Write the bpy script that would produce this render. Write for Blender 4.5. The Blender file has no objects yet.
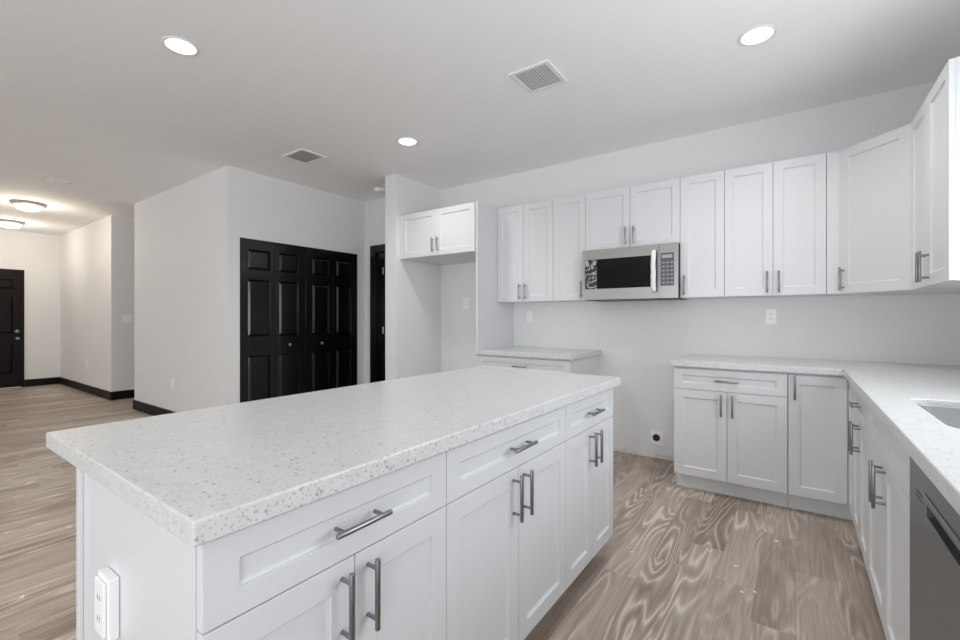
import bpy, bmesh, math, random
from mathutils import Vector, Matrix, noise as mnoise
random.seed(4)
scene = bpy.context.scene
COL = scene.collection
R = math.radians

# ------------------------------------------------------------------ camera
cam_d = bpy.data.cameras.new('camera'); cam = bpy.data.objects.new('camera', cam_d); COL.objects.link(cam)
cam_d.sensor_width = 36.0; cam_d.lens = 443.0 / 960 * 36; cam_d.shift_y = -2.0 / 960
cam_d.clip_start = 0.02
cam.location = (0, 0, 1.215); cam.rotation_euler = (R(90), 0, 0.619)
scene.camera = cam

# ------------------------------------------------------------------ world, daylight, exposure
world = bpy.data.worlds.new('world'); scene.world = world; world.use_nodes = True
bgn = world.node_tree.nodes['Background']
bgn.inputs['Color'].default_value = (0.85, 0.92, 1.0, 1); bgn.inputs['Strength'].default_value = 1.0
scene.view_settings.view_transform = 'Standard'
try: scene.view_settings.look = 'None'
except Exception: pass
scene.view_settings.gamma = 1.0
scene.view_settings.use_curve_mapping = False
scene.view_settings.exposure = 0.22
scene.cycles.use_denoising = True
scene.cycles.max_bounces = 12; scene.cycles.diffuse_bounces = 8; scene.cycles.glossy_bounces = 4
scene.cycles.caustics_reflective = False; scene.cycles.caustics_refractive = False
scene.cycles.sample_clamp_indirect = 6.0

def area(name, loc, rot, sx, sy, power, color):
    l = bpy.data.lights.new(name, 'AREA'); l.shape = 'RECTANGLE'; l.size = sx; l.size_y = sy
    l.energy = power; l.color = color
    o = bpy.data.objects.new(name, l); COL.objects.link(o); o.location = loc; o.rotation_euler = rot
    return o
# daylight over the sink, plus added fill lamps at unseen openings
DAY = (0.90, 0.95, 1.0)
area('rear_fill_patio', (-1.6, -5.4, 1.15), (R(128), 0, 0), 3.0, 2.1, 66, DAY)  # added fill at an unseen rear opening, tilted up to brighten the ceiling
area('rear_fill_living', (-6.5, -5.4, 1.35), (R(125), 0, 0), 2.6, 1.6, 38, DAY)  # second unseen fill lamp, added to even out light from behind
area('daylight_sink_window', (0.90, 1.72, 1.62), (R(100), 0, R(90)), 1.3, 0.95, 19, DAY)
area('side_fill_dining', (0.84, -1.9, 1.3), (R(122), 0, R(90)), 1.7, 1.7, 54, DAY)  # made-up side light for island fronts and closet wall, source unseen
P_DOWN = 8.0      # each recessed lamp
P_DOME = 2.8      # each foyer dome

# ------------------------------------------------------------------ materials
def lin(c): return tuple((x / 12.92 if x <= .04045 else ((x + .055) / 1.055) ** 2.4) for x in c)
def hexc(r, g, b): return lin((r / 255, g / 255, b / 255)) + (1,)
def newmat(name):
    m = bpy.data.materials.new(name); m.use_nodes = True
    nt = m.node_tree; return m, nt, nt.nodes['Principled BSDF']
def N(nt, t, **kw):
    n = nt.nodes.new(t)
    for k, v in kw.items(): setattr(n, k, v)
    return n
def mth(nt, op, a, b=None, c=None):
    n = N(nt, 'ShaderNodeMath', operation=op)
    for i, v in enumerate((a, b, c)):
        if v is None: continue
        if isinstance(v, (int, float)): n.inputs[i].default_value = v
        else: nt.links.new(v, n.inputs[i])
    return n.outputs[0]
def simple(name, col, rough=.5, metal=0, var=.03, nscale=6, bump=0, bscale=80, spec=None, stretch=None):
    m, nt, p = newmat(name)
    tc = N(nt, 'ShaderNodeTexCoord'); vec = tc.outputs['Object']
    if stretch:
        mp = N(nt, 'ShaderNodeMapping'); mp.inputs['Scale'].default_value = stretch
        nt.links.new(vec, mp.inputs['Vector']); vec = mp.outputs[0]
    no = N(nt, 'ShaderNodeTexNoise'); no.inputs['Scale'].default_value = nscale; no.inputs['Detail'].default_value = 3
    nt.links.new(vec, no.inputs['Vector'])
    mix = N(nt, 'ShaderNodeMix', data_type='RGBA')
    a = [max(0, c * (1 - var)) for c in col[:3]] + [1]; b = [min(1, c * (1 + var)) for c in col[:3]] + [1]
    mix.inputs[6].default_value = a; mix.inputs[7].default_value = b
    nt.links.new(no.outputs['Fac'], mix.inputs[0]); nt.links.new(mix.outputs[2], p.inputs['Base Color'])
    p.inputs['Roughness'].default_value = rough; p.inputs['Metallic'].default_value = metal
    if spec is not None: p.inputs['Specular IOR Level'].default_value = spec
    if bump:
        n2 = N(nt, 'ShaderNodeTexNoise'); n2.inputs['Scale'].default_value = bscale; n2.inputs['Detail'].default_value = 4
        nt.links.new(vec, n2.inputs['Vector'])
        bp = N(nt, 'ShaderNodeBump'); bp.inputs['Strength'].default_value = bump; bp.inputs['Distance'].default_value = .004
        nt.links.new(n2.outputs['Fac'], bp.inputs['Height']); nt.links.new(bp.outputs[0], p.inputs['Normal'])
    return m
def emis(name, col, s):
    m, nt, p = newmat(name)
    p.inputs['Base Color'].default_value = (.9, .9, .9, 1)
    p.inputs['Emission Color'].default_value = col; p.inputs['Emission Strength'].default_value = s
    return m
def wood_floor():
    m, nt, p = newmat('wood_plank_tile'); L = nt.links.new
    geo = N(nt, 'ShaderNodeTexCoord'); sep = N(nt, 'ShaderNodeSeparateXYZ'); L(geo.outputs['Object'], sep.inputs[0])
    X, Y = sep.outputs[0], sep.outputs[1]
    W, LN = .1524, .9144
    xs = mth(nt, 'DIVIDE', mth(nt, 'ADD', X, .759 + W * 100), W); col = mth(nt, 'FLOOR', xs); fx = mth(nt, 'FRACT', xs)
    wn = N(nt, 'ShaderNodeTexWhiteNoise', noise_dimensions='1D'); L(col, wn.inputs['W'])
    ys = mth(nt, 'ADD', mth(nt, 'DIVIDE', mth(nt, 'ADD', Y, 100), LN), wn.outputs['Value']); row = mth(nt, 'FLOOR', ys); fy = mth(nt, 'FRACT', ys)
    cmb = N(nt, 'ShaderNodeCombineXYZ'); L(col, cmb.inputs[0]); L(row, cmb.inputs[1])
    w2 = N(nt, 'ShaderNodeTexWhiteNoise', noise_dimensions='2D'); L(cmb.outputs[0], w2.inputs['Vector'])
    rnd = w2.outputs['Value']
    # grain coordinates, every plank cut from its own place in the log
    gx = mth(nt, 'MULTIPLY', X, 6.0); gy = mth(nt, 'MULTIPLY', Y, .8); gz = mth(nt, 'MULTIPLY', rnd, 60)
    gc = N(nt, 'ShaderNodeCombineXYZ'); L(gx, gc.inputs[0]); L(gy, gc.inputs[1]); L(gz, gc.inputs[2])
    n1 = N(nt, 'ShaderNodeTexNoise'); n1.inputs['Scale'].default_value = 1.0; n1.inputs['Detail'].default_value = 1.6; n1.inputs['Distortion'].default_value = .15
    L(gc.outputs[0], n1.inputs['Vector'])
    rings = mth(nt, 'SINE', mth(nt, 'MULTIPLY', n1.outputs['Fac'], 105))
    rings = mth(nt, 'MULTIPLY_ADD', rings, .5, .5)
    dark = mth(nt, 'POWER', mth(nt, 'SUBTRACT', 1, rings), 4.0)
    n4 = N(nt, 'ShaderNodeTexNoise'); n4.inputs['Scale'].default_value = .9; n4.inputs['Detail'].default_value = 2
    o4 = N(nt, 'ShaderNodeVectorMath', operation='ADD'); L(gc.outputs[0], o4.inputs[0]); o4.inputs[1].default_value = (7.3, 2.1, 31.7); L(o4.outputs[0], n4.inputs['Vector'])
    amp = N(nt, 'ShaderNodeClamp'); L(mth(nt, 'MULTIPLY', mth(nt, 'SUBTRACT', n4.outputs['Fac'], .38), 4.5), amp.inputs[0])
    rings2 = mth(nt, 'MULTIPLY', mth(nt, 'SUBTRACT', mth(nt, 'POWER', rings, 5.0), mth(nt, 'MULTIPLY', dark, .3)), amp.outputs[0])
    # fine fibre streaks
    fc = N(nt, 'ShaderNodeCombineXYZ'); L(mth(nt, 'MULTIPLY', X, 110), fc.inputs[0]); L(mth(nt, 'MULTIPLY', Y, 5), fc.inputs[1]); L(gz, fc.inputs[2])
    n2 = N(nt, 'ShaderNodeTexNoise'); n2.inputs['Scale'].default_value = 1; n2.inputs['Detail'].default_value = 3; L(fc.outputs[0], n2.inputs['Vector'])
    n3 = N(nt, 'ShaderNodeTexNoise'); n3.inputs['Scale'].default_value = 1.3; n3.inputs['Detail'].default_value = 2; L(gc.outputs[0], n3.inputs['Vector'])
    t = mth(nt, 'ADD', mth(nt, 'MULTIPLY', rings2, .40), mth(nt, 'MULTIPLY', n2.outputs['Fac'], .50))
    t = mth(nt, 'ADD', t, mth(nt, 'MULTIPLY', n3.outputs['Fac'], .45))
    t = mth(nt, 'ADD', t, mth(nt, 'MULTIPLY', mth(nt, 'SUBTRACT', rnd, .5), .30))
    t = mth(nt, 'SUBTRACT', t, .04)
    cr = N(nt, 'ShaderNodeValToRGB'); e = cr.color_ramp.elements
    e[0].position = .12; e[0].color = FLOOR_D; e[1].position = .95; e[1].color = FLOOR_L
    k = cr.color_ramp.elements.new(.48); k.color = FLOOR_M
    L(t, cr.inputs[0])
    # joints
    ex = mth(nt, 'MINIMUM', fx, mth(nt, 'SUBTRACT', 1, fx)); ey = mth(nt, 'MINIMUM', fy, mth(nt, 'SUBTRACT', 1, fy))
    jm = mth(nt, 'MAXIMUM', mth(nt, 'LESS_THAN', ex, .0095), mth(nt, 'LESS_THAN', ey, .0016))
    mix = N(nt, 'ShaderNodeMix', data_type='RGBA'); L(mth(nt, 'MULTIPLY', jm, .7), mix.inputs[0]); L(cr.outputs[0], mix.inputs[6]); mix.inputs[7].default_value = hexc(186, 174, 162)
    L(mix.outputs[2], p.inputs['Base Color'])
    p.inputs['Roughness'].default_value = .42
    bp = N(nt, 'ShaderNodeBump'); bp.inputs['Strength'].default_value = .25; bp.inputs['Distance'].default_value = .002
    L(mth(nt, 'SUBTRACT', mth(nt, 'MULTIPLY', n2.outputs['Fac'], .3), jm), bp.inputs['Height']); L(bp.outputs[0], p.inputs['Normal'])
    return m
FLOOR_D = hexc(126, 110, 97); FLOOR_M = hexc(172, 157, 144); FLOOR_L = hexc(222, 212, 201)
def quartz():
    m, nt, p = newmat('white_speckled_quartz'); L = nt.links.new
    tc = N(nt, 'ShaderNodeTexCoord'); v = tc.outputs['Object']
    def specks(scale, thr, dist, amt):
        vo = N(nt, 'ShaderNodeTexVoronoi'); vo.inputs['Scale'].default_value = scale; L(v, vo.inputs['Vector'])
        nz = N(nt, 'ShaderNodeTexNoise'); nz.inputs['Scale'].default_value = scale * 1.6; L(v, nz.inputs['Vector'])
        sc = N(nt, 'ShaderNodeSeparateColor'); L(vo.outputs['Color'], sc.inputs[0])
        on = mth(nt, 'GREATER_THAN', sc.outputs[0], thr)
        d = mth(nt, 'ADD', vo.outputs['Distance'], mth(nt, 'MULTIPLY', mth(nt, 'SUBTRACT', nz.outputs['Fac'], .5), .5))
        near = mth(nt, 'MULTIPLY', mth(nt, 'SUBTRACT', dist, d), 9); 
        cl = N(nt, 'ShaderNodeClamp'); L(near, cl.inputs[0])
        return mth(nt, 'MULTIPLY', mth(nt, 'MULTIPLY', cl.outputs[0], on), mth(nt, 'MULTIPLY', mth(nt, 'MULTIPLY_ADD', sc.outputs[1], .7, .3), amt))
    s = mth(nt, 'MAXIMUM', specks(75, .68, .32, .66), specks(150, .55, .36, .46))
    s = mth(nt, 'MAXIMUM', s, specks(42, .90, .2, .6))
    nb = N(nt, 'ShaderNodeTexNoise'); nb.inputs['Scale'].default_value = 30; nb.inputs['Detail'].default_value = 4; L(v, nb.inputs['Vector'])
    base = N(nt, 'ShaderNodeMix', data_type='RGBA'); base.inputs[6].default_value = hexc(204, 205, 204); base.inputs[7].default_value = hexc(224, 224, 223)
    L(nb.outputs['Fac'], base.inputs[0])
    mix = N(nt, 'ShaderNodeMix', data_type='RGBA'); L(s, mix.inputs[0]); L(base.outputs[2], mix.inputs[6]); mix.inputs[7].default_value = hexc(120, 118, 116)
    L(mix.outputs[2], p.inputs['Base Color']); p.inputs['Roughness'].default_value = .28
    return m
def film_mat():
    m, nt, p = newmat('wrinkled_protective_film'); L = nt.links.new
    tc = N(nt, 'ShaderNodeTexCoord')
    n1 = N(nt, 'ShaderNodeTexNoise'); n1.inputs['Scale'].default_value = 9; n1.inputs['Detail'].default_value = 1; n1.inputs['Distortion'].default_value = 1.2
    L(tc.outputs['Object'], n1.inputs['Vector'])
    s = mth(nt, 'POWER', mth(nt, 'MULTIPLY_ADD', mth(nt, 'SINE', mth(nt, 'MULTIPLY', n1.outputs['Fac'], 40)), .5, .5), 4)
    cr = N(nt, 'ShaderNodeMix', data_type='RGBA'); cr.inputs[6].default_value = hexc(45, 46, 48); cr.inputs[7].default_value = hexc(190, 192, 194)
    L(s, cr.inputs[0]); L(cr.outputs[2], p.inputs['Base Color']); p.inputs['Roughness'].default_value = .2
    return m

M = {}
M['wall'] = simple('wall_paint', hexc(232, 232, 231), .7, var=.012, bump=.12, bscale=60)
M['ceil'] = simple('textured_ceiling_paint', hexc(246, 246, 246), .8, var=.012, nscale=3, bump=.35, bscale=45)
M['plaster'] = simple('rough_plaster_residue', hexc(214, 210, 206), .9, var=.12, nscale=40, bump=.8, bscale=60)
M['floor'] = wood_floor()
M['cab'] = simple('white_cabinet_lacquer', hexc(220, 221, 223), .35, var=.008)
M['cabin'] = simple('white_cabinet_box', hexc(218, 219, 221), .45, var=.01)
M['toe'] = simple('white_toe_kick', hexc(226, 229, 230), .5, var=.02)
M['nickel'] = simple('brushed_nickel', hexc(150, 150, 152), .3, 1.0, var=.05, nscale=60)
M['steel'] = simple('brushed_stainless_steel', hexc(158, 156, 154), .32, 1.0, var=.06, nscale=8, stretch=(1, 1, 60))
M['steel_sink'] = simple('sink_stainless_steel', hexc(150, 152, 154), .45, .6, var=.05, nscale=20)
M['dw'] = simple('dark_stainless_steel', hexc(128, 130, 133), .36, .85, var=.12, nscale=3)
M['blackglass'] = simple('black_glass', hexc(4, 4, 5), .1, var=.1, spec=.25)
M['black'] = simple('black_plastic', hexc(22, 22, 23), .4, var=.1)
M['panel'] = simple('dark_grey_control_panel', hexc(86, 88, 92), .35, var=.2, nscale=60)
M['btn'] = simple('pale_button_print', hexc(150, 152, 155), .5)
M['disp'] = simple('display_window', hexc(165, 168, 170), .3)
M['film'] = film_mat()
M['wrap'] = simple('white_foam_wrap', hexc(235, 235, 233), .7, var=.04, nscale=40, bump=.5)
M['door'] = simple('espresso_black_door_paint', hexc(9, 8, 8), .2, var=.15, nscale=4)
M['frontdoor'] = simple('dark_brown_front_door', hexc(20, 13, 11), .45, var=.15, nscale=5, spec=.2)
M['base'] = simple('dark_espresso_baseboard', hexc(24, 10, 9), .45, var=.15, spec=.2)
M['plate'] = simple('white_plastic_plate', hexc(250, 250, 249), .35, var=.01)
M['slot'] = simple('dark_slot', hexc(45, 45, 45), .6)
M['trimw'] = simple('white_metal_trim', hexc(235, 235, 235), .45)
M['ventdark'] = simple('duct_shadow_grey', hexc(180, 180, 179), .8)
M['bronze'] = simple('brushed_bronze_ring', hexc(165, 156, 148), .5, .3)
M['lamp'] = emis('lit_lamp_lens', (1, .99, .97, 1), 7)
M['dome'] = emis('lit_frosted_glass', (1, .95, .88, 1), 2.0)
M['quartz'] = quartz()
M['fleck'] = simple('white_paint_fleck', hexc(245, 245, 243), .6)

# ------------------------------------------------------------------ mesh helpers
def box(bm, x0, x1, y0, y1, z0, z1):
    vs = [bm.verts.new((x, y, z)) for z in (z0, z1) for y in (y0, y1) for x in (x0, x1)]
    for f in ((0, 2, 3, 1), (4, 5, 7, 6), (0, 1, 5, 4), (2, 6, 7, 3), (0, 4, 6, 2), (1, 3, 7, 5)):
        bm.faces.new([vs[i] for i in f])
def cyl(bm, p0, p1, r, seg=16, r2=None):
    p0 = Vector(p0); p1 = Vector(p1); d = p1 - p0
    mat = Matrix.Translation((p0 + p1) / 2) @ d.to_track_quat('Z', 'Y').to_matrix().to_4x4()
    bmesh.ops.create_cone(bm, cap_ends=True, segments=seg, radius1=r, radius2=r if r2 is None else r2, depth=d.length, matrix=mat)
def lathe(bm, prof, seg=40, c=(0, 0, 0)):
    rings = []
    for r, z in prof:
        if r < 1e-6: rings.append([bm.verts.new((c[0], c[1], c[2] + z))])
        else: rings.append([bm.verts.new((c[0] + r * math.cos(2 * math.pi * i / seg), c[1] + r * math.sin(2 * math.pi * i / seg), c[2] + z)) for i in range(seg)])
    for a, b in zip(rings, rings[1:]):
        for i in range(seg):
            j = (i + 1) % seg
            if len(a) == 1: bm.faces.new((a[0], b[j], b[i]))
            elif len(b) == 1: bm.faces.new((a[i], a[j], b[0]))
            else: bm.faces.new((a[i], a[j], b[j], b[i]))
def prism_x(bm, poly, x0, x1):
    """profile polygon (y,z) swept along x"""
    a = [bm.verts.new((x0, y, z)) for y, z in poly]; b = [bm.verts.new((x1, y, z)) for y, z in poly]
    bm.faces.new(a); bm.faces.new(b[::-1])
    for i in range(len(poly)):
        j = (i + 1) % len(poly); bm.faces.new((a[i], b[i], b[j], a[j]))
def prism_z(bm, poly, z0, z1):
    a = [bm.verts.new((x, y, z0)) for x, y in poly]; b = [bm.verts.new((x, y, z1)) for x, y in poly]
    bm.faces.new(a[::-1]); bm.faces.new(b)
    for i in range(len(poly)):
        j = (i + 1) % len(poly); bm.faces.new((a[i], a[j], b[j], b[i]))
def obj(name, bm, mat, parent=None, bevel=0, smooth=False, seg=2, loc=None):
    bmesh.ops.recalc_face_normals(bm, faces=bm.faces)
    me = bpy.data.meshes.new(name); bm.to_mesh(me); bm.free()
    me.materials.append(M[mat] if isinstance(mat, str) else mat)
    o = bpy.data.objects.new(name, me); COL.objects.link(o)
    if parent: o.parent = parent
    if loc: o.location = loc
    if smooth:
        for p in me.polygons: p.use_smooth = True
    if bevel:
        b = o.modifiers.new('bevel', 'BEVEL'); b.width = bevel; b.segments = seg; b.limit_method = 'ANGLE'; b.angle_limit = R(30)
        b.harden_normals = False
    return o
def tag(o, label=None, cat=None, group=None):
    if label: o['label'] = label
    if cat: o['category'] = cat
    if group: o['group'] = group
    return o
def thing(name, label, cat, loc=(0, 0, 0), rz=0, group=None):
    o = bpy.data.objects.new(name, None); COL.objects.link(o); o.empty_display_size = .1
    o.location = loc; o.rotation_euler = (0, 0, rz)
    return tag(o, label, cat, group)
def struct(name, bm, mat, label=None, bevel=0, parent=None):
    o = obj(name, bm, mat, parent, bevel)
    if not parent: o['kind'] = 'structure'
    if label: o['label'] = label
    return o
def paneled(bm, x0, x1, z0, z1, t, cells, prof):
    """door slab, front at y=-t, back y=0; cells: panel rects; prof: [(inset, push back)]"""
    xs = sorted({x0, x1} | {c[0] for c in cells} | {c[1] for c in cells}); zs = sorted({z0, z1} | {c[2] for c in cells} | {c[3] for c in cells})
    cache = {}
    def v(x, y, z):
        k = (round(x, 5), round(y, 5), round(z, 5))
        if k not in cache: cache[k] = bm.verts.new(k)
        return cache[k]
    def inc(a, b, c, d):
        for q in cells:
            if a >= q[0] - 1e-6 and b <= q[1] + 1e-6 and c >= q[2] - 1e-6 and d <= q[3] + 1e-6: return True
        return False
    for a, b in zip(xs, xs[1:]):
        for c, d in zip(zs, zs[1:]):
            if not inc(a, b, c, d): bm.faces.new((v(a, -t, c), v(b, -t, c), v(b, -t, d), v(a, -t, d)))
            bm.faces.new((v(a, 0, c), v(a, 0, d), v(b, 0, d), v(b, 0, c)))
    for a, b in zip(xs, xs[1:]):
        for z in (z0, z1): bm.faces.new((v(a, -t, z), v(b, -t, z), v(b, 0, z), v(a, 0, z)))
    for c, d in zip(zs, zs[1:]):
        for x in (x0, x1): bm.faces.new((v(x, -t, c), v(x, -t, d), v(x, 0, d), v(x, 0, c)))
    for q in cells:
        # the cell's border may be subdivided by grid lines; keep corner quad ring only
        prev = None
        for k, (ins, dep) in enumerate([(0, 0)] + prof):
            ring = [v(q[0] + ins, -t + dep, q[2] + ins), v(q[1] - ins, -t + dep, q[2] + ins), v(q[1] - ins, -t + dep, q[3] - ins), v(q[0] + ins, -t + dep, q[3] - ins)]
            if prev:
                for i in range(4):
                    j = (i + 1) % 4; bm.faces.new((prev[i], prev[j], ring[j], ring[i]))
            prev = ring
        bm.faces.new(prev)
SHAKER = [(.0015, .006), (.005, .0075), (.006, .0095)]
def handle(parent, x, z, length, vert, cc=None, y=-.02):
    """bar pull standing off the face at y; x,z = its middle"""
    cc = cc or length * .72; bm = bmesh.new(); so = .032
    if vert: e0, e1 = (x, y - so, z - length / 2), (x, y - so, z + length / 2)
    else: e0, e1 = (x - length / 2, y - so, z), (x + length / 2, y - so, z)
    cyl(bm, e0, e1, .006, 16)
    for s in (-1, 1):
        px, pz = (x, z + s * cc / 2) if vert else (x + s * cc / 2, z)
        cyl(bm, (px, y + .0005, pz), (px, y - so, pz), .0046, 12)
    o = obj('handle', bm, 'nickel', parent, bevel=.001)
    o['label'] = 'brushed nickel bar handle'
    for p in o.data.polygons: p.use_smooth = len(p.vertices) == 4
    return o
G = .0016
def door_front(parent, x0, x1, z0, z1, rail=.057, name='door', handle_at=None, hl=.15, side=.057):
    bm = bmesh.new(); a, b, c, d = x0 + G, x1 - G, z0 + G, z1 - G
    paneled(bm, a, b, c, d, .02, [(a + side, b - side, c + rail, d - rail)], SHAKER)
    o = obj(name, bm, 'cab', parent, bevel=.0012)
    if handle_at:
        hs, hz = handle_at
        if hs == 'h': handle(o, (a + b) / 2, hz, hl, False)
        else:
            hx = a + .032 if hs == 'l' else b - .032
            handle(o, hx, hz, hl, True)
    return o
TOE = .115; CT = .875
def base_body(root, w, depth=.6, toe=.075, mat='cab', z1=CT, hollow=False):
    bm = bmesh.new()
    if hollow:                                              # open carcass for the sink
        for a, b in ((.0005, .017), (w - .017, w - .0005)): prism_x(bm, [(0, TOE), (0, z1), (depth, z1), (depth, 0), (toe, 0), (toe, TOE)], a, b)
        box(bm, .017, w - .017, 0, .018, TOE, z1); box(bm, .017, w - .017, depth - .012, depth, 0, z1); box(bm, .017, w - .017, .018, depth - .012, TOE, TOE + .018)
        bmesh.ops.remove_doubles(bm, verts=bm.verts, dist=1e-5)
        return obj('body', bm, mat, root)
    prism_x(bm, [(0, TOE), (0, z1), (depth, z1), (depth, 0), (toe, 0), (toe, TOE)], .0005, w - .0005)
    return obj('body', bm, mat, root, bevel=.001)
def base_cabinet(label, loc, rz, w, group=None, style='drawer2', depth=.6, split=.5, x_off=0, hl=.15, toe=True):
    r = thing('base_cabinet', label, 'cabinet', loc, rz, group)
    base_body(r, w, depth, hollow=style == 'false')
    if toe:
        bm = bmesh.new(); box(bm, 0.001, w - .001, .066, .0745, 0.001, TOE - .001); obj('toe_kick', bm, 'toe', r)
    zt = .862; zs = .718
    x0 = x_off
    mid = x0 + (w - x0) * split
    door_front(r, x0, w, zs, zt, .045, 'drawer', ('h', .79) if style != 'false' else None, hl - .01)
    door_front(r, x0, mid, TOE, zs, handle_at=('r', .628), hl=hl)
    door_front(r, mid, w, TOE, zs, handle_at=('l', .628), hl=hl)
    return r
def wall_cabinet(label, loc, rz, w, h, doors, depth=.305, group=None, hl=.15, hz=None, x_off=0):
    """doors: list of (fraction0, fraction1, handle side)"""
    r = thing('wall_cabinet', label, 'cabinet', loc, rz, group)
    bm = bmesh.new(); box(bm, .0005, w - .0005, 0, depth, 0, h); obj('body', bm, 'cabin', r, bevel=.001)
    for a, b, s in doors:
        door_front(r, a * w + (x_off if a == 0 else 0), b * w, 0.0, h, handle_at=(s, hz or .095), hl=hl)
    return r

# ------------------------------------------------------------------ setting
H = 2.74; YB = 4.03; XR = .87; XP = -3.44; YF = 2.14; XC = -4.62; YREAR = -5.5; XW = -11.1
bm = bmesh.new(); box(bm, XW - .12, XR + .12, YREAR - .12, 4.35, -.1, 0); struct('floor', bm, 'floor', 'grey brown wood look plank floor')
bm = bmesh.new(); box(bm, XW - .12, XR + .12, YREAR - .12, 4.35, H, H + .1); struct('ceiling', bm, 'ceil', 'white textured ceiling')
bm = bmesh.new(); box(bm, XP, XR + .12, YB, YB + .12, 0, H); struct('wall_back', bm, 'wall')
bm = bmesh.new()                                           # right wall with the window over the sink
box(bm, XR, XR + .12, YREAR - .12, -2.8, 0, H); box(bm, XR, XR + .12, -1.0, 1.05, 0, H); box(bm, XR, XR + .12, -2.8, -1.0, 0, .4); box(bm, XR, XR + .12, -2.8, -1.0, 2.2, H); box(bm, XR, XR + .12, 2.4, YB, 0, H)
box(bm, XR, XR + .12, 1.05, 2.4, 0, 1.12); box(bm, XR, XR + .12, 1.05, 2.4, 2.12, H); struct('wall_right', bm, 'wall')
bm = bmesh.new(); box(bm, XP - .165, XP, 3.30, YB + .3, 0, H); struct('wall_partition', bm, 'wall')
YH = 3.87                                                  # little passage behind the partition
bm = bmesh.new(); box(bm, XC, -4.43, YH, YH + .12, 0, H); box(bm, -3.68, XP - .165, YH, YH + .12, 0, H); box(bm, -4.43, -3.68, YH, YH + .12, 2.08, H)
struct('wall_passage', bm, 'wall')
bm = bmesh.new(); box(bm, XC - .12, XC, YF, 2.26, 0, H); box(bm, XC - .12, XC, 3.745, YH + .12, 0, H); box(bm, XC - .12, XC, 2.26, 3.745, 2.052, H)
struct('wall_closet', bm, 'wall')
bm = bmesh.new(); box(bm, -7.19, XC - .12, YF, YF + .12, 0, H); struct('wall_middle', bm, 'wall')
bm = bmesh.new(); box(bm, -7.19, -7.07, YF + .12, 4.23, 0, H); struct('wall_hallway', bm, 'wall')
bm = bmesh.new(); box(bm, XW, -8.236, 2.17, 2.29, 0, H); box(bm, -8.356, -8.236, 2.29, 4.23, 0, H); struct('wall_foyer', bm, 'wall')
bm = bmesh.new(); box(bm, -8.356, -7.07, 4.23, 4.35, 0, H); struct('wall_hallway_end', bm, 'wall')
bm = bmesh.new()
box(bm, XW - .12, XW, YREAR - .12, .76, 0, H); box(bm, XW - .12, XW, 1.70, 4.35, 0, H); box(bm, XW - .12, XW, .76, 1.70, 2.06, H); struct('wall_front', bm, 'wall')
bm = bmesh.new()
for a, b in ((XW, -7.9), (-5.1, -3.2), (0, XR)): box(bm, a, b, YREAR - .12, YREAR, 0, H)
box(bm, -7.9, -5.1, YREAR - .12, YREAR, 0, .45); box(bm, -7.9, -5.1, YREAR - .12, YREAR, 2.25, H); box(bm, -3.2, 0, YREAR - .12, YREAR, 2.25, H)
struct('wall_rear', bm, 'wall')
def wframe(name, along, c, a0, a1, z0, z1, nmull):
    bm = bmesh.new(); t = .05
    def bb(p, q, u, v):
        if along == 'x': box(bm, p, q, c - .035, c + .035, u, v)
        else: box(bm, c - .035, c + .035, p, q, u, v)
    bb(a0, a1, z0, z0 + t); bb(a0, a1, z1 - t, z1); bb(a0, a0 + t, z0 + t, z1 - t); bb(a1 - t, a1, z0 + t, z1 - t)
    for i in range(nmull):
        m = a0 + (a1 - a0) * (i + 1) / (nmull + 1); bb(m - t / 2, m + t / 2, z0 + t, z1 - t)
    o = struct(name, bm, 'trimw'); return o
wframe('window_1', 'y', XR + .07, 1.05, 2.4, 1.12, 2.12, 0)
wframe('added_window_4', 'y', XR + .07, -2.8, -1.0, .4, 2.2, 1)  # unseen window, added as the opening for the side fill
wframe('added_window_2', 'x', YREAR - .07, -3.2, 0, 0.0, 2.25, 1)  # unseen rear opening, put in for the patio fill lamp
wframe('added_window_3', 'x', YREAR - .07, -7.9, -5.1, .45, 2.25, 1)  # invented opening out of view, goes with the living side fill

# dark baseboards
BH = .125
def bb(name, x0, x1, y0, y1):
    bm = bmesh.new(); box(bm, x0, x1, y0, y1, 0, BH); struct(name, bm, 'base', 'dark espresso baseboard', bevel=.004)
bb('baseboard_front', XW, XW + .015, 1.703, 2.155)
bb('baseboard_foyer', XW, -8.236 + .015, 2.155, 2.17)
bb('baseboard_hallway', -8.236, -8.221, 2.17, 4.23)
bb('baseboard_middle', -7.205, XC, YF - .015, YF)
bb('baseboard_hall_side', -7.205, -7.19, YF, 4.23)
bb('baseboard_hallway_end', -8.221, -7.205, 4.215, 4.23)
# rough plaster edge along the bare wall foot in the range gap
bm = bmesh.new(); n = 60; xa, xb = -1.49, -.712
rows = []
for i in range(n + 1):
    x = xa + (xb - xa) * i / n; hgt = .028 + .022 * (mnoise.noise((x * 14, 0, 3)) + .4 * mnoise.noise((x * 50, 2, 1))); d = .006 + .004 * mnoise.noise((x * 30, 5, 5))
    rows.append([bm.verts.new((x, YB - .0005, hgt)), bm.verts.new((x, YB - d * .6, hgt * .7)), bm.verts.new((x, YB - d - .006, 0.0005)), bm.verts.new((x, YB - .0005, 0.0005))])
for a, b in zip(rows, rows[1:]):
    for i in range(4): bm.faces.new((a[i], a[(i + 1) % 4], b[(i + 1) % 4], b[i]))
bm.faces.new(rows[0]); bm.faces.new(rows[-1][::-1])
struct('trim_1', bm, 'plaster', 'rough whitish plaster edge at wall foot in range gap')

# closet bifold doors (four leaves)
RAISED = [(.003, .015), (.006, .015), (.028, .001)]
d1 = thing('door_1', 'glossy black four-leaf bifold closet doors in white wall', 'door', (XC - .028, 2.26, 0), R(90)); del d1['category']; d1['kind'] = 'structure'
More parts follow.
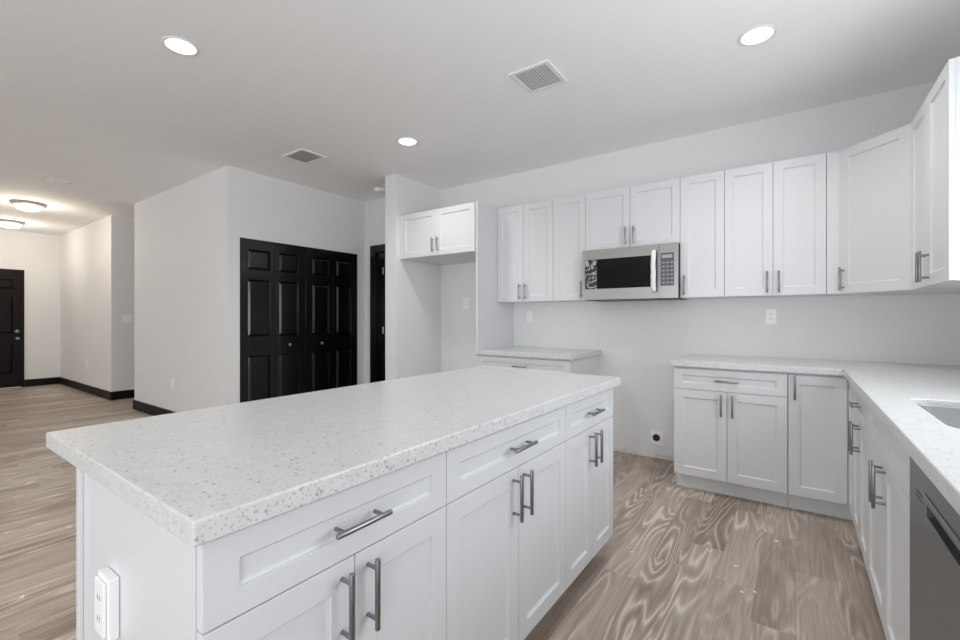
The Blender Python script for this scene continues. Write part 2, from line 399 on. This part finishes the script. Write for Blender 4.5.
# local x -> +Y, local -y -> +X (faces the kitchen)
W4 = 1.485 / 4
for i in range(4):
    a, b = i * W4 + .002, (i + 1) * W4 - .002
    ml, mr = (.075, .05) if i % 2 == 0 else (.05, .095)
    if i == 2: ml, mr = .085, .05
    if i == 3: ml, mr = .05, .1
    if i == 1: ml, mr = .045, .09
    bm = bmesh.new(); cells = [(a + ml, b - mr, z0, z1) for z0, z1 in ((1.72, 1.93), (1.02, 1.615), (.2, .82))]
    paneled(bm, a, b, .012, 2.038, .034, cells, RAISED)
    lf = obj('leaf', bm, 'door', d1, bevel=.0015)
    if i in (1, 2):
        bm = bmesh.new(); kx = (a + ml + b - mr) / 2 + (0 if i == 1 else .0)
        lathe(bm, [(.006, 0), (.007, .012), (.016, .018), (.019, .026), (.015, .033), (0, .035)], 20)
        bmesh.ops.rotate(bm, verts=bm.verts, cent=(0, 0, 0), matrix=Matrix.Rotation(R(90), 3, 'X'))
        bmesh.ops.translate(bm, verts=bm.verts, vec=(kx, -.033, .917))
        obj('knob', bm, 'nickel', lf, smooth=True)['label'] = 'small round nickel knob'
bm = bmesh.new(); box(bm, XC - .1, XC - .002, 2.2605, 3.7445, 2.040, 2.0515); struct('trim_2', bm, 'trimw', 'bifold head track')
# dark closet depth behind the leaves
bm = bmesh.new(); box(bm, XC - .72, XC - .70, YF + .12, YH, 0, H); struct('wall_closet_back', bm, 'wall')

# front door (foyer)
d2 = thing('door_2', 'dark brown six-panel front door at foyer end', 'door', (XW - .02, .79, 0), R(90)); del d2['category']; d2['kind'] = 'structure'
bm = bmesh.new(); cells = []
for x0, x1 in ((.11, .385), (.495, .77)):
    for z0, z1 in ((1.72, 1.885), (.95, 1.58), (.25, .75)): cells.append((x0, x1, z0, z1))
paneled(bm, .0, .88, .012, 2.03, .04, cells, RAISED)
slab = obj('door_panel', bm, 'frontdoor', d2, bevel=.002)
for z, nm in ((.86, 'knob'), (.98, 'deadbolt')):
    bm = bmesh.new()
    lathe(bm, [(.03, 0), (.03, .008), (.012, .012), (.012, .03), (.027, .038), (.03, .055), (.02, .068), (0, .07)] if nm == 'knob' else [(.03, 0), (.03, .012), (.024, .02), (0, .021)], 24)
    bmesh.ops.rotate(bm, verts=bm.verts, cent=(0, 0, 0), matrix=Matrix.Rotation(R(90), 3, 'X'))
    bmesh.ops.translate(bm, verts=bm.verts, vec=(.82, -.04, z)); obj(nm, bm, 'nickel', slab, smooth=True)['label'] = 'satin nickel ' + nm
bm = bmesh.new()
box(bm, -.03, -.002, -.04, .09, 0, 2.06); box(bm, .882, .91, -.04, .09, 0, 2.06); box(bm, -.03, .91, -.04, .09, 2.032, 2.06)
obj('door_frame', bm, 'frontdoor', d2)

# passage door behind partition
d3 = thing('door_3', 'black door with black casing, partly hidden behind the partition', 'door', (-4.43, YH, 0), 0); del d3['category']; d3['kind'] = 'structure'
bm = bmesh.new()
box(bm, -.07, .02, -.016, -.0005, 0, 2.15); box(bm, .74, .81, -.016, -.0005, 0, 2.15); box(bm, .02, .74, -.016, -.0005, 2.06, 2.15)
box(bm, .001, .03, -.0005, .115, 0, 2.079); box(bm, .72, .749, -.0005, .115, 0, 2.079); box(bm, .03, .72, -.0005, .115, 2.05, 2.079)
obj('door_frame', bm, 'door', d3, bevel=.003)
bm = bmesh.new(); cells = []
for x0, x1 in ((.13, .35), (.43, .63)):
    for z0, z1 in ((1.72, 1.90), (1.0, 1.6), (.25, .8)): cells.append((x0, x1, z0, z1))
paneled(bm, .032, .718, .01, 2.048, .036, cells, RAISED)
pd = obj('door_panel', bm, 'door', d3, bevel=.002, loc=(0, .06, 0))
for z in (1.82, 1.06, .25):
    bm = bmesh.new(); cyl(bm, (.136, -.075 + .04, z - .045), (.136, -.075 + .04, z + .045), .008, 12)
    box(bm, .118, .154, -.0375, -.0362, z - .045, z + .045)
    obj('hinge', bm, 'nickel', pd)['label'] = 'bright metal hinge'

# ------------------------------------------------------------------ island
XI = -.775                                                 # cabinet box front; doors stand 2 cm proud
YI0, YI1 = .309, 2.228
isl = 'island cabinets facing the cooking side'
base_cabinet('white island cabinet at the near end, largest in view, drawer over two doors', (XI, YI0 + .019, 0), R(90), .907 - YI0 - .019, x_off=-.0175, split=.497)
base_cabinet('white island cabinet in the middle of the three, drawer over two doors', (XI, .907, 0), R(90), 1.657 - .907, isl)
base_cabinet('white island cabinet at the far end nearest the back wall', (XI, 1.657, 0), R(90), YI1 - 1.657, isl)
r = thing('end_panel', 'plain white end panel of the island below the speckled overhang', 'panel', (-1.395, YI0, 0))
bm = bmesh.new(); box(bm, 0, .6195, 0, .018, 0, CT - .001); obj('board', bm, 'cab', r, bevel=.0015)
bm = bmesh.new(); box(bm, 0, .028, -.008, -.0002, 0, CT - .001); obj('corner_strip', bm, 'cab', r, bevel=.0015)
bm = bmesh.new(); box(bm, -1.395, -1.377, YI0 + .0185, YI1, 0, CT - .001)
tag(obj('back_panel', bm, 'cab'), 'white back panel closing the island on the side towards the living room', 'panel')
bm = bmesh.new(); box(bm, -1.605, -.722, .286, 2.245, CT, .915)
o = obj('island_worktop', bm, 'quartz', bevel=.004, seg=3)
tag(o, 'large speckled white quartz worktop on the island', 'worktop')
# surface outlet box on island end
r = thing('outlet_box', 'raised white surface outlet box on the end of the island', 'outlet', (-1.151, YI0, .565))
bm = bmesh.new(); box(bm, -.0345, .0345, -.020, -.0003, 0, .125); obj('box', bm, 'plate', r, bevel=.004)
bm = bmesh.new(); box(bm, -.028, .028, -.0265, -.0202, .008, .117); pl = obj('cover_plate', bm, 'plate', r, bevel=.003)
for z in (.035, .078):
    for s in (-.007, .005):
        bm = bmesh.new(); box(bm, s, s + .002, -.0268, -.0264, z, z + .011); obj('slot', bm, 'slot', pl)

# ------------------------------------------------------------------ fridge bay
XFp = -2.449
bm = bmesh.new(); box(bm, XFp, XFp + .019, 3.37, YB, 0, 2.312)
tag(obj('tall_side_panel', bm, 'cab', bevel=.0015), 'tall white side panel between the fridge bay and small worktop', 'panel')
wall_cabinet('short white double-door cabinet bridging the empty fridge bay', (XP + .03, 3.37, 1.842), 0, XFp - XP - .03, 2.305 - 1.842, [(0, .5, 'r'), (.5, 1, 'l')], depth=YB - 3.37 - .001, hz=.11, hl=.14)
bm = bmesh.new(); box(bm, XP + .001, XP + .029, 3.352, 3.39, 1.842, 2.305)
tag(obj('filler_strip', bm, 'cab', bevel=.001), 'narrow white filler strip between the fridge bridge cabinet and partition wall', 'filler')

# ------------------------------------------------------------------ small base run left of the range gap
YD = 3.39                                                  # box front
base_cabinet('white base cabinet with one drawer under small worktop beside tall panel', (XFp + .02, YD, 0), 0, -1.50 - XFp - .02, depth=YB - YD - .001)
bm = bmesh.new(); box(bm, XFp + .0195, -1.475, 3.345, YB - .001, CT, .915)
tag(obj('worktop', bm, 'quartz', bevel=.004, seg=3), 'short speckled worktop left of the range gap', 'worktop')

# ------------------------------------------------------------------ upper run
YU = 3.725; UZ = 1.372; UH = 2.305 - UZ; UD = YB - YU - .001
up = 'tall white wall cabinets above the worktops'
wall_cabinet('tall white two-door wall cabinet beside the fridge side panel', (-2.428, YU, UZ), 0, .612, UH, [(0, .484, 'r'), (.484, 1, 'l')], UD, up)
wall_cabinet('narrow white one-door wall cabinet just left of the microwave', (-1.816, YU, UZ), 0, .314, UH, [(0, 1, 'r')], UD, up)
wall_cabinet('short white two-door wall cabinet directly above the microwave', (-1.502, YU, 1.797), 0, .771, 2.305 - 1.797, [(0, .5, 'r'), (.5, 1, 'l')], UD, hz=.1)
wall_cabinet('narrow white one-door wall cabinet just right of the microwave', (-.731, YU, UZ), 0, .304, UH, [(0, 1, 'l')], UD, up)
wall_cabinet('wide white two-door wall cabinet between narrow cabinet and corner cabinet', (-.427, YU, UZ), 0, .593, UH, [(0, .504, 'r'), (.504, 1, 'l')], UD, up)
# corner cabinet with diagonal door
XS = .545; xd0, yd0, xd1, yd1 = .24, YU - .0, XS, 3.42
r = thing('corner_wall_cabinet', 'white corner wall cabinet with diagonal door', 'cabinet', (.166, YU, UZ), 0, up)
bm = bmesh.new(); prism_z(bm, [(.001, 0), (xd0 - .166, 0), (XS - .166, yd1 - YU), (XR - .167, yd1 - YU), (XR - .167, UD), (.001, UD)], 0, UH)
obj('body', bm, 'cabin', r, bevel=.001)
bm = bmesh.new(); box(bm, .0015, xd0 - .166 - .006, -.0195, -.0002, .0015, UH - .0015); obj('filler', bm, 'cab', r, bevel=.001)
dl = math.hypot(xd1 - xd0, yd1 - yd0)
bm = bmesh.new(); a, b, c, d = .008, dl - .008, .0015, UH - .0015
paneled(bm, a, b, c, d, .02, [(a + .06, b - .06, c + .06, d - .06)], SHAKER)
dd = obj('door', bm, 'cab', r, bevel=.0012); dd.location = (xd0 - .166, 0, 0); dd.rotation_euler = (0, 0, -math.atan2(yd0 - yd1, xd1 - xd0))
handle(dd, a + .03, .095, .15, True)
wall_cabinet('white two-door wall cabinet on the right wall at frame edge', (XS, 3.418, UZ), R(-90), 3.418 - 2.66, UH, [(0, .5, 'r'), (.5, 1, 'l')], XR - XS - .001, up)

# ------------------------------------------------------------------ lower run right of the range gap
base_cabinet('white base cabinet right of range gap, drawer over two doors', (-.707, YD, 0), 0, .667, 'base cabinets under the L shaped worktop', depth=YB - YD - .001)
XB = .272                                                  # box front of the right run (doors at .252)
r = thing('corner_base_cabinet', 'white L-shaped corner base cabinet with single tall door', 'cabinet', (-.04, YD, 0), 0, 'base cabinets under the L shaped worktop')
ox, oy = -.04, YD
def rel(pts): return [(x - ox, y - oy) for x, y in pts]
bm = bmesh.new(); prism_z(bm, rel([(-.039, YD), (XB, YD), (XB, 3.13), (XR - .001, 3.13), (XR - .001, YB - .001), (-.039, YB - .001)]), TOE, CT); obj('body', bm, 'cab', r, bevel=.001)
bm = bmesh.new(); prism_z(bm, rel([(-.039, YD + .07), (XB + .07, YD + .07), (XB + .07, 3.13), (XR - .001, 3.13), (XR - .001, YB - .001), (-.039, YB - .001)]), 0.001, TOE - .0005); obj('toe_kick', bm, 'toe', r)
dd = door_front(r, .002, XB - .022 - ox, TOE, .862, handle_at=('l', .785))
bm = bmesh.new(); a, b, c, d = .022, YD - 3.13 - .002, TOE + G, .862 - G
paneled(bm, a, b, c, d, .02, [(a + .057, b - .057, c + .057, d - .057)], SHAKER)
dd = obj('door', bm, 'cab', r, bevel=.0012); dd.location = (XB - ox, 0, 0); dd.rotation_euler = (0, 0, R(-90))
ll = 'base cabinets under the L shaped worktop'
dr = XR - XB - .001
base_cabinet('white base cabinet on right run between corner and sink cabinets', (XB, 3.128, 0), R(-90), 3.128 - 2.52, ll, depth=dr)
base_cabinet('white sink base cabinet beside the dishwasher with plain false drawer front', (XB, 2.52, 0), R(-90), 2.52 - 1.646, ll, style='false', depth=dr)
base_cabinet('white base cabinet on the camera side of the dishwasher', (XB, 1.03, 0), R(-90), .58, ll, depth=dr)

# L worktop with sink cut-out
def rrect(x0, x1, y0, y1, r, n=8):
    pts = []
    for cx, cy, a0 in ((x1 - r, y1 - r, 0), (x0 + r, y1 - r, 90), (x0 + r, y0 + r, 180), (x1 - r, y0 + r, 270)):
        for i in range(n + 1):
            t = R(a0 + 90 * i / n); pts.append((cx + r * math.cos(t), cy + r * math.sin(t)))
    return pts
SX0, SX1, SY0, SY1 = .345, .765, 1.715, 2.30
bm = bmesh.new()
outer = [(-.722, 3.345), (.228, 3.345), (.228, .44), (XR - .001, .44), (XR - .001, YB - .001), (-.722, YB - .001)]
hole = rrect(SX0, SX1, SY0, SY1, .065)
for loop in (outer, hole):
    vs = [bm.verts.new((x, y, CT)) for x, y in loop]
    for i in range(len(vs)): bm.edges.new((vs[i], vs[(i + 1) % len(vs)]))
bmesh.ops.triangle_fill(bm, use_beauty=True, use_dissolve=False, edges=bm.edges[:])
bmesh.ops.delete(bm, geom=[f for f in bm.faces if SX0 < f.calc_center_median().x < SX1 and SY0 < f.calc_center_median().y < SY1 and all(SX0 - .001 <= v.co.x <= SX1 + .001 and SY0 - .001 <= v.co.y <= SY1 + .001 for v in f.verts)], context='FACES_ONLY')
ext = bmesh.ops.extrude_face_region(bm, geom=bm.faces[:])
bmesh.ops.translate(bm, verts=[g for g in ext['geom'] if isinstance(g, bmesh.types.BMVert)], vec=(0, 0, .04))
tag(obj('worktop', bm, 'quartz', bevel=.004, seg=3), 'L-shaped speckled white worktop around the corner with sink cut-out', 'worktop')
# sink
r = thing('kitchen_sink', 'undermounted stainless steel sink in the right worktop', 'sink', ((SX0 + SX1) / 2, (SY0 + SY1) / 2, .70))
bm = bmesh.new(); cx, cy = (SX0 + SX1) / 2, (SY0 + SY1) / 2
rings = []
for off, z, rr in ((-.0012, .8965, .0638), (-.0045, .8965, .062), (-.006, .89, .062), (-.014, .72, .07), (-.03, .705, .06), (-.06, .70, .05)):
    rings.append([bm.verts.new((x - cx, y - cy, z - .70)) for x, y in rrect(SX0 - off, SX1 + off, SY0 - off, SY1 + off, rr)])
for a, b in zip(rings, rings[1:]):
    for i in range(len(a)): j = (i + 1) % len(a); bm.faces.new((a[i], a[j], b[j], b[i]))
bm.faces.new(rings[-1])
o = obj('basin', bm, 'steel_sink', r, smooth=True); sd = o.modifiers.new('thickness', 'SOLIDIFY'); sd.thickness = .0015
bm = bmesh.new(); lathe(bm, [(.045, .0015), (.043, .004), (.03, .003), (.028, -.0005), (0, -.0005)], 28); obj('drain', bm, 'nickel', r, smooth=True)

# ------------------------------------------------------------------ dishwasher
DX = .252; DY0, DY1 = 1.032, 1.644
r = thing('dishwasher', 'dark stainless dishwasher with pocket handle under the right worktop', 'dishwasher', (XB, DY1, 0), R(-90))
w = DY1 - DY0
bm = bmesh.new(); box(bm, .004, w - .004, .001, .55, .02, .868); obj('body', bm, 'black', r)
px0, px1, pz0, pz1 = DY1 - 1.45, DY1 - 1.17, .750, .784
bm = bmesh.new()
t = .022
def bx(a, b, c, d, y0=-t, y1=0): box(bm, a, b, y0, y1, c, d)
bx(.002, w - .002, pz1, .853); bx(.002, w - .002, .105, pz0); bx(.002, px0, pz0, pz1); bx(px1, w - .002, pz0, pz1)
bmesh.ops.remove_doubles(bm, verts=bm.verts, dist=1e-5)
dp = obj('door', bm, 'dw', r)
bm = bmesh.new(); box(bm, px0, px1, -.004, -.0005, pz0, pz1)
obj('handle_pocket', bm, 'black', dp)['label'] = 'black recessed grip'
bm = bmesh.new(); m0 = .10                                  # soft lip swelling above the pocket
prof = [(-t, .802), (-t - .004, .796), (-t - .006, .788), (-t - .002, .783), (-t, .7845)]
ra = [(px0 - .03, .05), (px0 - .01, .8), (px0 + .02, 1), (px1 - .02, 1), (px1 + .01, .8), (px1 + .03, .05)]
pr_ = []
for x, s in ra: pr_.append([bm.verts.new((x, -t + (y + t) * s, z)) for y, z in prof])
for a, b in zip(pr_, pr_[1:]):
    for i in range(len(prof) - 1): bm.faces.new((a[i], a[i + 1], b[i + 1], b[i]))
    bm.faces.new((a[-1], a[0], b[0], b[-1]))
bm.faces.new(pr_[0]); bm.faces.new(pr_[-1][::-1])
obj('handle_lip', bm, 'dw', dp, smooth=True)
for k in range(2):
    bm = bmesh.new(); z = .766 + .013 * k; x = .088
    box(bm, x, x + .062, -t - .0008, -t + .0005, z, z + .004); obj('vent_slot', bm, 'black', dp)
bm = bmesh.new(); box(bm, .004, w - .004, .05, .06, 0.001, .10); obj('toe_kick', bm, 'black', r)

# ------------------------------------------------------------------ microwave
MX0, MX1, MY, MZ0, MZ1 = -1.497, -.731, 3.63, 1.366, 1.793
r = thing('microwave', 'stainless over-range microwave with black window, hung under the short cabinet', 'microwave', ((MX0 + MX1) / 2, YB - .2, MZ0))
r.location = (MX0, MY, MZ0)
w, h = MX1 - MX0, MZ1 - MZ0
bm = bmesh.new(); box(bm, .002, w - .002, .025, YB - MY - .002, .012, h); obj('body', bm, 'black', r, bevel=.003)
bm = bmesh.new(); box(bm, .01, w - .01, .03, YB - MY - .01, 0, .0115)
obj('underside_vent', bm, 'black', r)
xs_ = w - .138                                              # seam between door and controls
wx0, wx1, wz0, wz1 = .125, xs_ - .055, .095, .345
bm = bmesh.new()
box(bm, 0, xs_ - .001, 0, .024, wz1, h); box(bm, 0, xs_ - .001, 0, .024, .004, wz0); box(bm, 0, .02, 0, .024, wz0, wz1); box(bm, wx1, xs_ - .001, 0, .024, wz0, wz1)
bmesh.ops.remove_doubles(bm, verts=bm.verts, dist=1e-5)
md = obj('door', bm, 'steel', r); 
bm = bmesh.new(); box(bm, wx0, wx1, .003, .023, wz0, wz1); obj('window', bm, 'blackglass', md)['label'] = 'black glass window'
bm = bmesh.new(); nx, nz = 10, 24; gv = {}
for i in range(nx + 1):
    for k in range(nz + 1):
        x = .02 + (wx0 - .02) * i / nx; z = wz0 + (wz1 - wz0) * k / nz
        gv[i, k] = bm.verts.new((x, .004 + .004 * mnoise.noise((x * 45, 1, z * 30)), z))
for i in range(nx):
    for k in range(nz): bm.faces.new((gv[i, k], gv[i + 1, k], gv[i + 1, k + 1], gv[i, k + 1]))
o = obj('protective_film', bm, 'film', md, smooth=True); o['label'] = 'wrinkled shiny film strip'
sd = o.modifiers.new('thickness', 'SOLIDIFY'); sd.thickness = .001
# foam wrapped handle
bm = bmesh.new(); prev = None; hx = wx1 + .022
for k in range(29):
    f_ = k / 28; z = .05 + f_ * .33; bow = .035 * math.sin(math.pi * min(1, max(0, f_))) ** .5
    ring = []
    for i in range(14):
        a = 2 * math.pi * i / 14; rr = .017 * (1 + .22 * mnoise.noise((math.cos(a) * 1.3, math.sin(a) * 1.3, z * 22))) * (1 if 0 < k < 28 else .6)
        ring.append(bm.verts.new((hx + rr * math.cos(a) * 1.1, -.02 - bow * .7 + rr * math.sin(a), z + .004 * math.sin(a * 2 + k))))
    if prev:
        for i in range(14): j = (i + 1) % 14; bm.faces.new((prev[i], prev[j], ring[j], ring[i]))
    else: bm.faces.new(ring[::-1])
    prev = ring
bm.faces.new(prev)
obj('handle', bm, 'wrap', md, smooth=True)['label'] = 'curved handle wrapped in white foam'
bm = bmesh.new(); box(bm, xs_ + .001, w, 0, .024, .004, h); cp = obj('control_side', bm, 'steel', r, bevel=.001)
bm = bmesh.new(); box(bm, xs_ + .012, w - .028, -.0015, -.0002, .10, .355); obj('control_panel', bm, 'panel', cp)['label'] = 'dark grey keypad'
bm = bmesh.new(); box(bm, xs_ + .022, w - .040, -.0025, -.0016, .315, .34); obj('display', bm, 'disp', cp)
for k in range(6):
    for j in range(3):
        bm = bmesh.new(); x = xs_ + .024 + j * .030; z = .118 + k * .031
        box(bm, x, x + .019, -.0025, -.0016, z, z + .012); obj('button', bm, 'btn', cp)

# ------------------------------------------------------------------ wall plates
def plate(name, label, cat, loc, rz, kind, w=.07, h=.115, group=None):
    r = thing(name, label, cat, loc, rz, group)
    bm = bmesh.new(); box(bm, -w / 2, w / 2, -.006, -.0003, -h / 2, h / 2); p = obj('cover_plate', bm, 'plate', r, bevel=.002)
    if kind == 'duplex':
        for z in (-.02, .02):
            bm = bmesh.new(); cyl(bm, (0, -.006, z), (0, -.0085, z), .0165, 20); s = obj('socket', bm, 'plate', r, bevel=.0005)
            for x in (-.007, .005):
                bm = bmesh.new(); box(bm, x, x + .002, -.0088, -.0084, z - .004, z + .007); obj('slot', bm, 'slot', s)
    elif kind == 'switch':
        bm = bmesh.new(); box(bm, -.016, .016, -.009, -.006, -.033, .033); obj('rocker', bm, 'plate', r, bevel=.001)
    elif kind == 'range':
        bm = bmesh.new(); cyl(bm, (0, -.006, .004), (0, -.012, .004), .030, 32); s = obj('socket', bm, 'black', r, bevel=.001); s['label'] = 'round black socket face'
        for sx0, sx1, sz0, sz1 in ((-.014, -.011, -.004, .012), (.011, .014, -.004, .012), (-.002, .002, -.016, -.004)):
            bm = bmesh.new(); box(bm, sx0, sx1, -.0125, -.0119, sz0, sz1); obj('slot', bm, 'slot', s)
    return r
plate('range_outlet', 'white square plate with round black range socket near the floor', 'outlet', (-.985, YB, .172), 0, 'range', .105, .115)
plate('wall_outlet', 'white outlet plate on back wall above the right worktop', 'outlet', (-.152, YB, 1.225), 0, 'duplex')
plate('wall_outlet', 'white outlet plate on back wall above the short worktop', 'outlet', (-2.24, YB, 1.232), 0, 'duplex')
plate('wall_outlet', 'white outlet plate on the wall inside the empty fridge bay', 'outlet', (-3.07, YB, 1.38), 0, 'duplex')
plate('wall_outlet', 'white outlet plate low on the grey-white wall left of closet', 'outlet', (-5.95, YF, .45), 0, 'duplex')
plate('wall_outlet', 'white outlet plate low on the foyer side wall', 'outlet', (-9.43, 2.17, .48), 0, 'duplex')
plate('light_switch', 'white switch plate on the bright hallway corner wall', 'light switch', (-8.236, 2.36, 1.2), R(90), 'switch', .115, .115)
r = thing('smoke_detector', 'small white smoke detector on the passage ceiling beside partition', 'smoke detector', (-4.0, 3.58, H))
bm = bmesh.new(); lathe(bm, [(0, -.0003), (.07, -.0003), (.07, -.012), (.062, -.03), (.05, -.036), (0, -.038)], 32); obj('case', bm, 'plate', r, smooth=True)
bm = bmesh.new(); lathe(bm, [(.0, -.0385), (.022, -.0385), (.022, -.041), (0, -.041)], 20); obj('button', bm, 'trimw', r)

# ------------------------------------------------------------------ ceiling fittings
def recessed(label, x, y):
    r = thing('recessed_light', label, 'ceiling light', (x, y, H), 0, 'round recessed ceiling lights')
    bm = bmesh.new(); lathe(bm, [(.072, -.004), (.078, -.007), (.09, -.004), (.092, -.0003), (.072, -.0003), (.072, -.004)], 48); obj('trim_ring', bm, 'trimw', r, smooth=True)
    bm = bmesh.new(); lathe(bm, [(0, -.005), (.0715, -.004), (.0715, -.001), (0, -.001)], 48); obj('lens', bm, 'lamp', r)['label'] = 'glowing white lens'
    l = bpy.data.lights.new('downlight', 'SPOT'); l.energy = P_DOWN * 4; l.spot_size = R(150); l.spot_blend = .8; l.shadow_soft_size = .07; l.color = (1, .985, .96)
    lo = bpy.data.objects.new('downlight', l); COL.objects.link(lo); lo.parent = r; lo.location = (0, 0, -.02)
recessed('round recessed ceiling light at upper left over the living side', -2.808, 1.05)
recessed('small-looking recessed ceiling light near the partition and fridge bay', -2.727, 2.75)
recessed('round recessed ceiling light at upper right over the kitchen aisle', -.169, 2.814)
def dome(label, x, y):
    r = thing('flush_dome_light', label, 'ceiling light', (x, y, H), 0, 'dome lights in the foyer')
    bm = bmesh.new(); lathe(bm, [(0, -.0003), (.17, -.0003), (.175, -.02), (.165, -.035), (.14, -.04), (.0, -.04)], 48); obj('ring', bm, 'bronze', r, smooth=True)['label'] = 'brushed metal ring'
    bm = bmesh.new(); lathe(bm, [(.138, -.0405), (.13, -.065), (.10, -.09), (.05, -.105), (0, -.108)], 48); obj('glass_dome', bm, 'dome', r, smooth=True)['label'] = 'glowing frosted glass bowl'
    l = bpy.data.lights.new('dome_bulb', 'POINT'); l.energy = P_DOME * 4; l.shadow_soft_size = .1; l.color = (1, .86, .70)
    lo = bpy.data.objects.new('dome_bulb', l); COL.objects.link(lo); lo.parent = r; lo.location = (0, 0, -.30)
dome('dome ceiling light nearer the kitchen, the right one of two', -8.28, 1.31)
dome('dome ceiling light nearer the front door, cut by frame edge', -10.09, 1.385)
def vent(label, cx, cy, wx, wy, n, loc_name='ceiling_vent'):
    r = thing(loc_name, label, 'vent', (cx, cy, H), 0, 'slatted ceiling air vents')
    f_ = .022; bm = bmesh.new()
    box(bm, -wx / 2, wx / 2, -wy / 2, -wy / 2 + f_, -.01, -.0003); box(bm, -wx / 2, wx / 2, wy / 2 - f_, wy / 2, -.01, -.0003)
    box(bm, -wx / 2, -wx / 2 + f_, -wy / 2 + f_, wy / 2 - f_, -.01, -.0003); box(bm, wx / 2 - f_, wx / 2, -wy / 2 + f_, wy / 2 - f_, -.01, -.0003)
    obj('frame', bm, 'trimw', r)
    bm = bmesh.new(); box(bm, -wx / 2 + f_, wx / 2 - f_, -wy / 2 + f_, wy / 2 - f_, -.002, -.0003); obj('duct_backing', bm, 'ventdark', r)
    inner = wx - 2 * f_
    for i in range(n):
        x = -inner / 2 + inner * (i + .5) / n; hw = inner / n * .40
        bm = bmesh.new(); prism = [(x - hw, -.003), (x - hw + .002, -.0025), (x + hw, -.0075), (x + hw - .002, -.008)]
        a = [bm.verts.new((px, -wy / 2 + f_, pz)) for px, pz in prism]; b = [bm.verts.new((px, wy / 2 - f_, pz)) for px, pz in prism]
        bm.faces.new(a); bm.faces.new(b[::-1])
        for k in range(4): j = (k + 1) % 4; bm.faces.new((a[k], b[k], b[j], a[j]))
        obj('slat', bm, 'trimw', r)
vent('white slatted ceiling vent in upper middle of view, the nearest one', -1.327, 2.50, .27, .285, 12)
vent('white slatted ceiling vent above the black closet doors', -3.775, 2.44, .33, .26, 12)
r = thing('ceiling_detector', 'small white ceiling plate between foyer dome light and kitchen', 'detector', (-6.67, 1.30, H))
bm = bmesh.new(); box(bm, -.09, .09, -.09, .09, -.012, -.0003); obj('base_plate', bm, 'trimw', r, bevel=.003)
bm = bmesh.new(); box(bm, -.06, .06, -.06, .06, -.02, -.0122); obj('grille', bm, 'trimw', r, bevel=.002)

# ------------------------------------------------------------------ paint flecks left on the floor
for k, (x, y, s, where) in enumerate(((-.087, 2.902, .012, 0), (-.364, 2.577, .010, 0), (-.238, 2.495, .009, 0), (-.194, 2.274, .008, 0), (-.147, 2.307, .009, 0), (-.692, 2.331, .008, 0), (-3.44, .711, .012, 1), (-2.744, .414, .011, 1))):
    bm = bmesh.new(); pts = []
    for i in range(9):
        a = 2 * math.pi * i / 9; rr = s * (.55 + .6 * random.random()); pts.append((rr * 1.3 * math.cos(a), rr * .7 * math.sin(a)))
    prism_z(bm, pts, 0.0003, .0016)
    o = obj('paint_fleck', bm, 'fleck', loc=(x, y, 0)); o.rotation_euler = (0, 0, random.random() * 3)
    if where == 0: tag(o, 'tiny white paint fleck on the wood plank floor of the kitchen aisle', 'fleck', 'paint flecks in the kitchen aisle')
    else: tag(o, 'tiny white paint fleck on the floor left of the island', 'fleck', 'paint flecks left of the island')
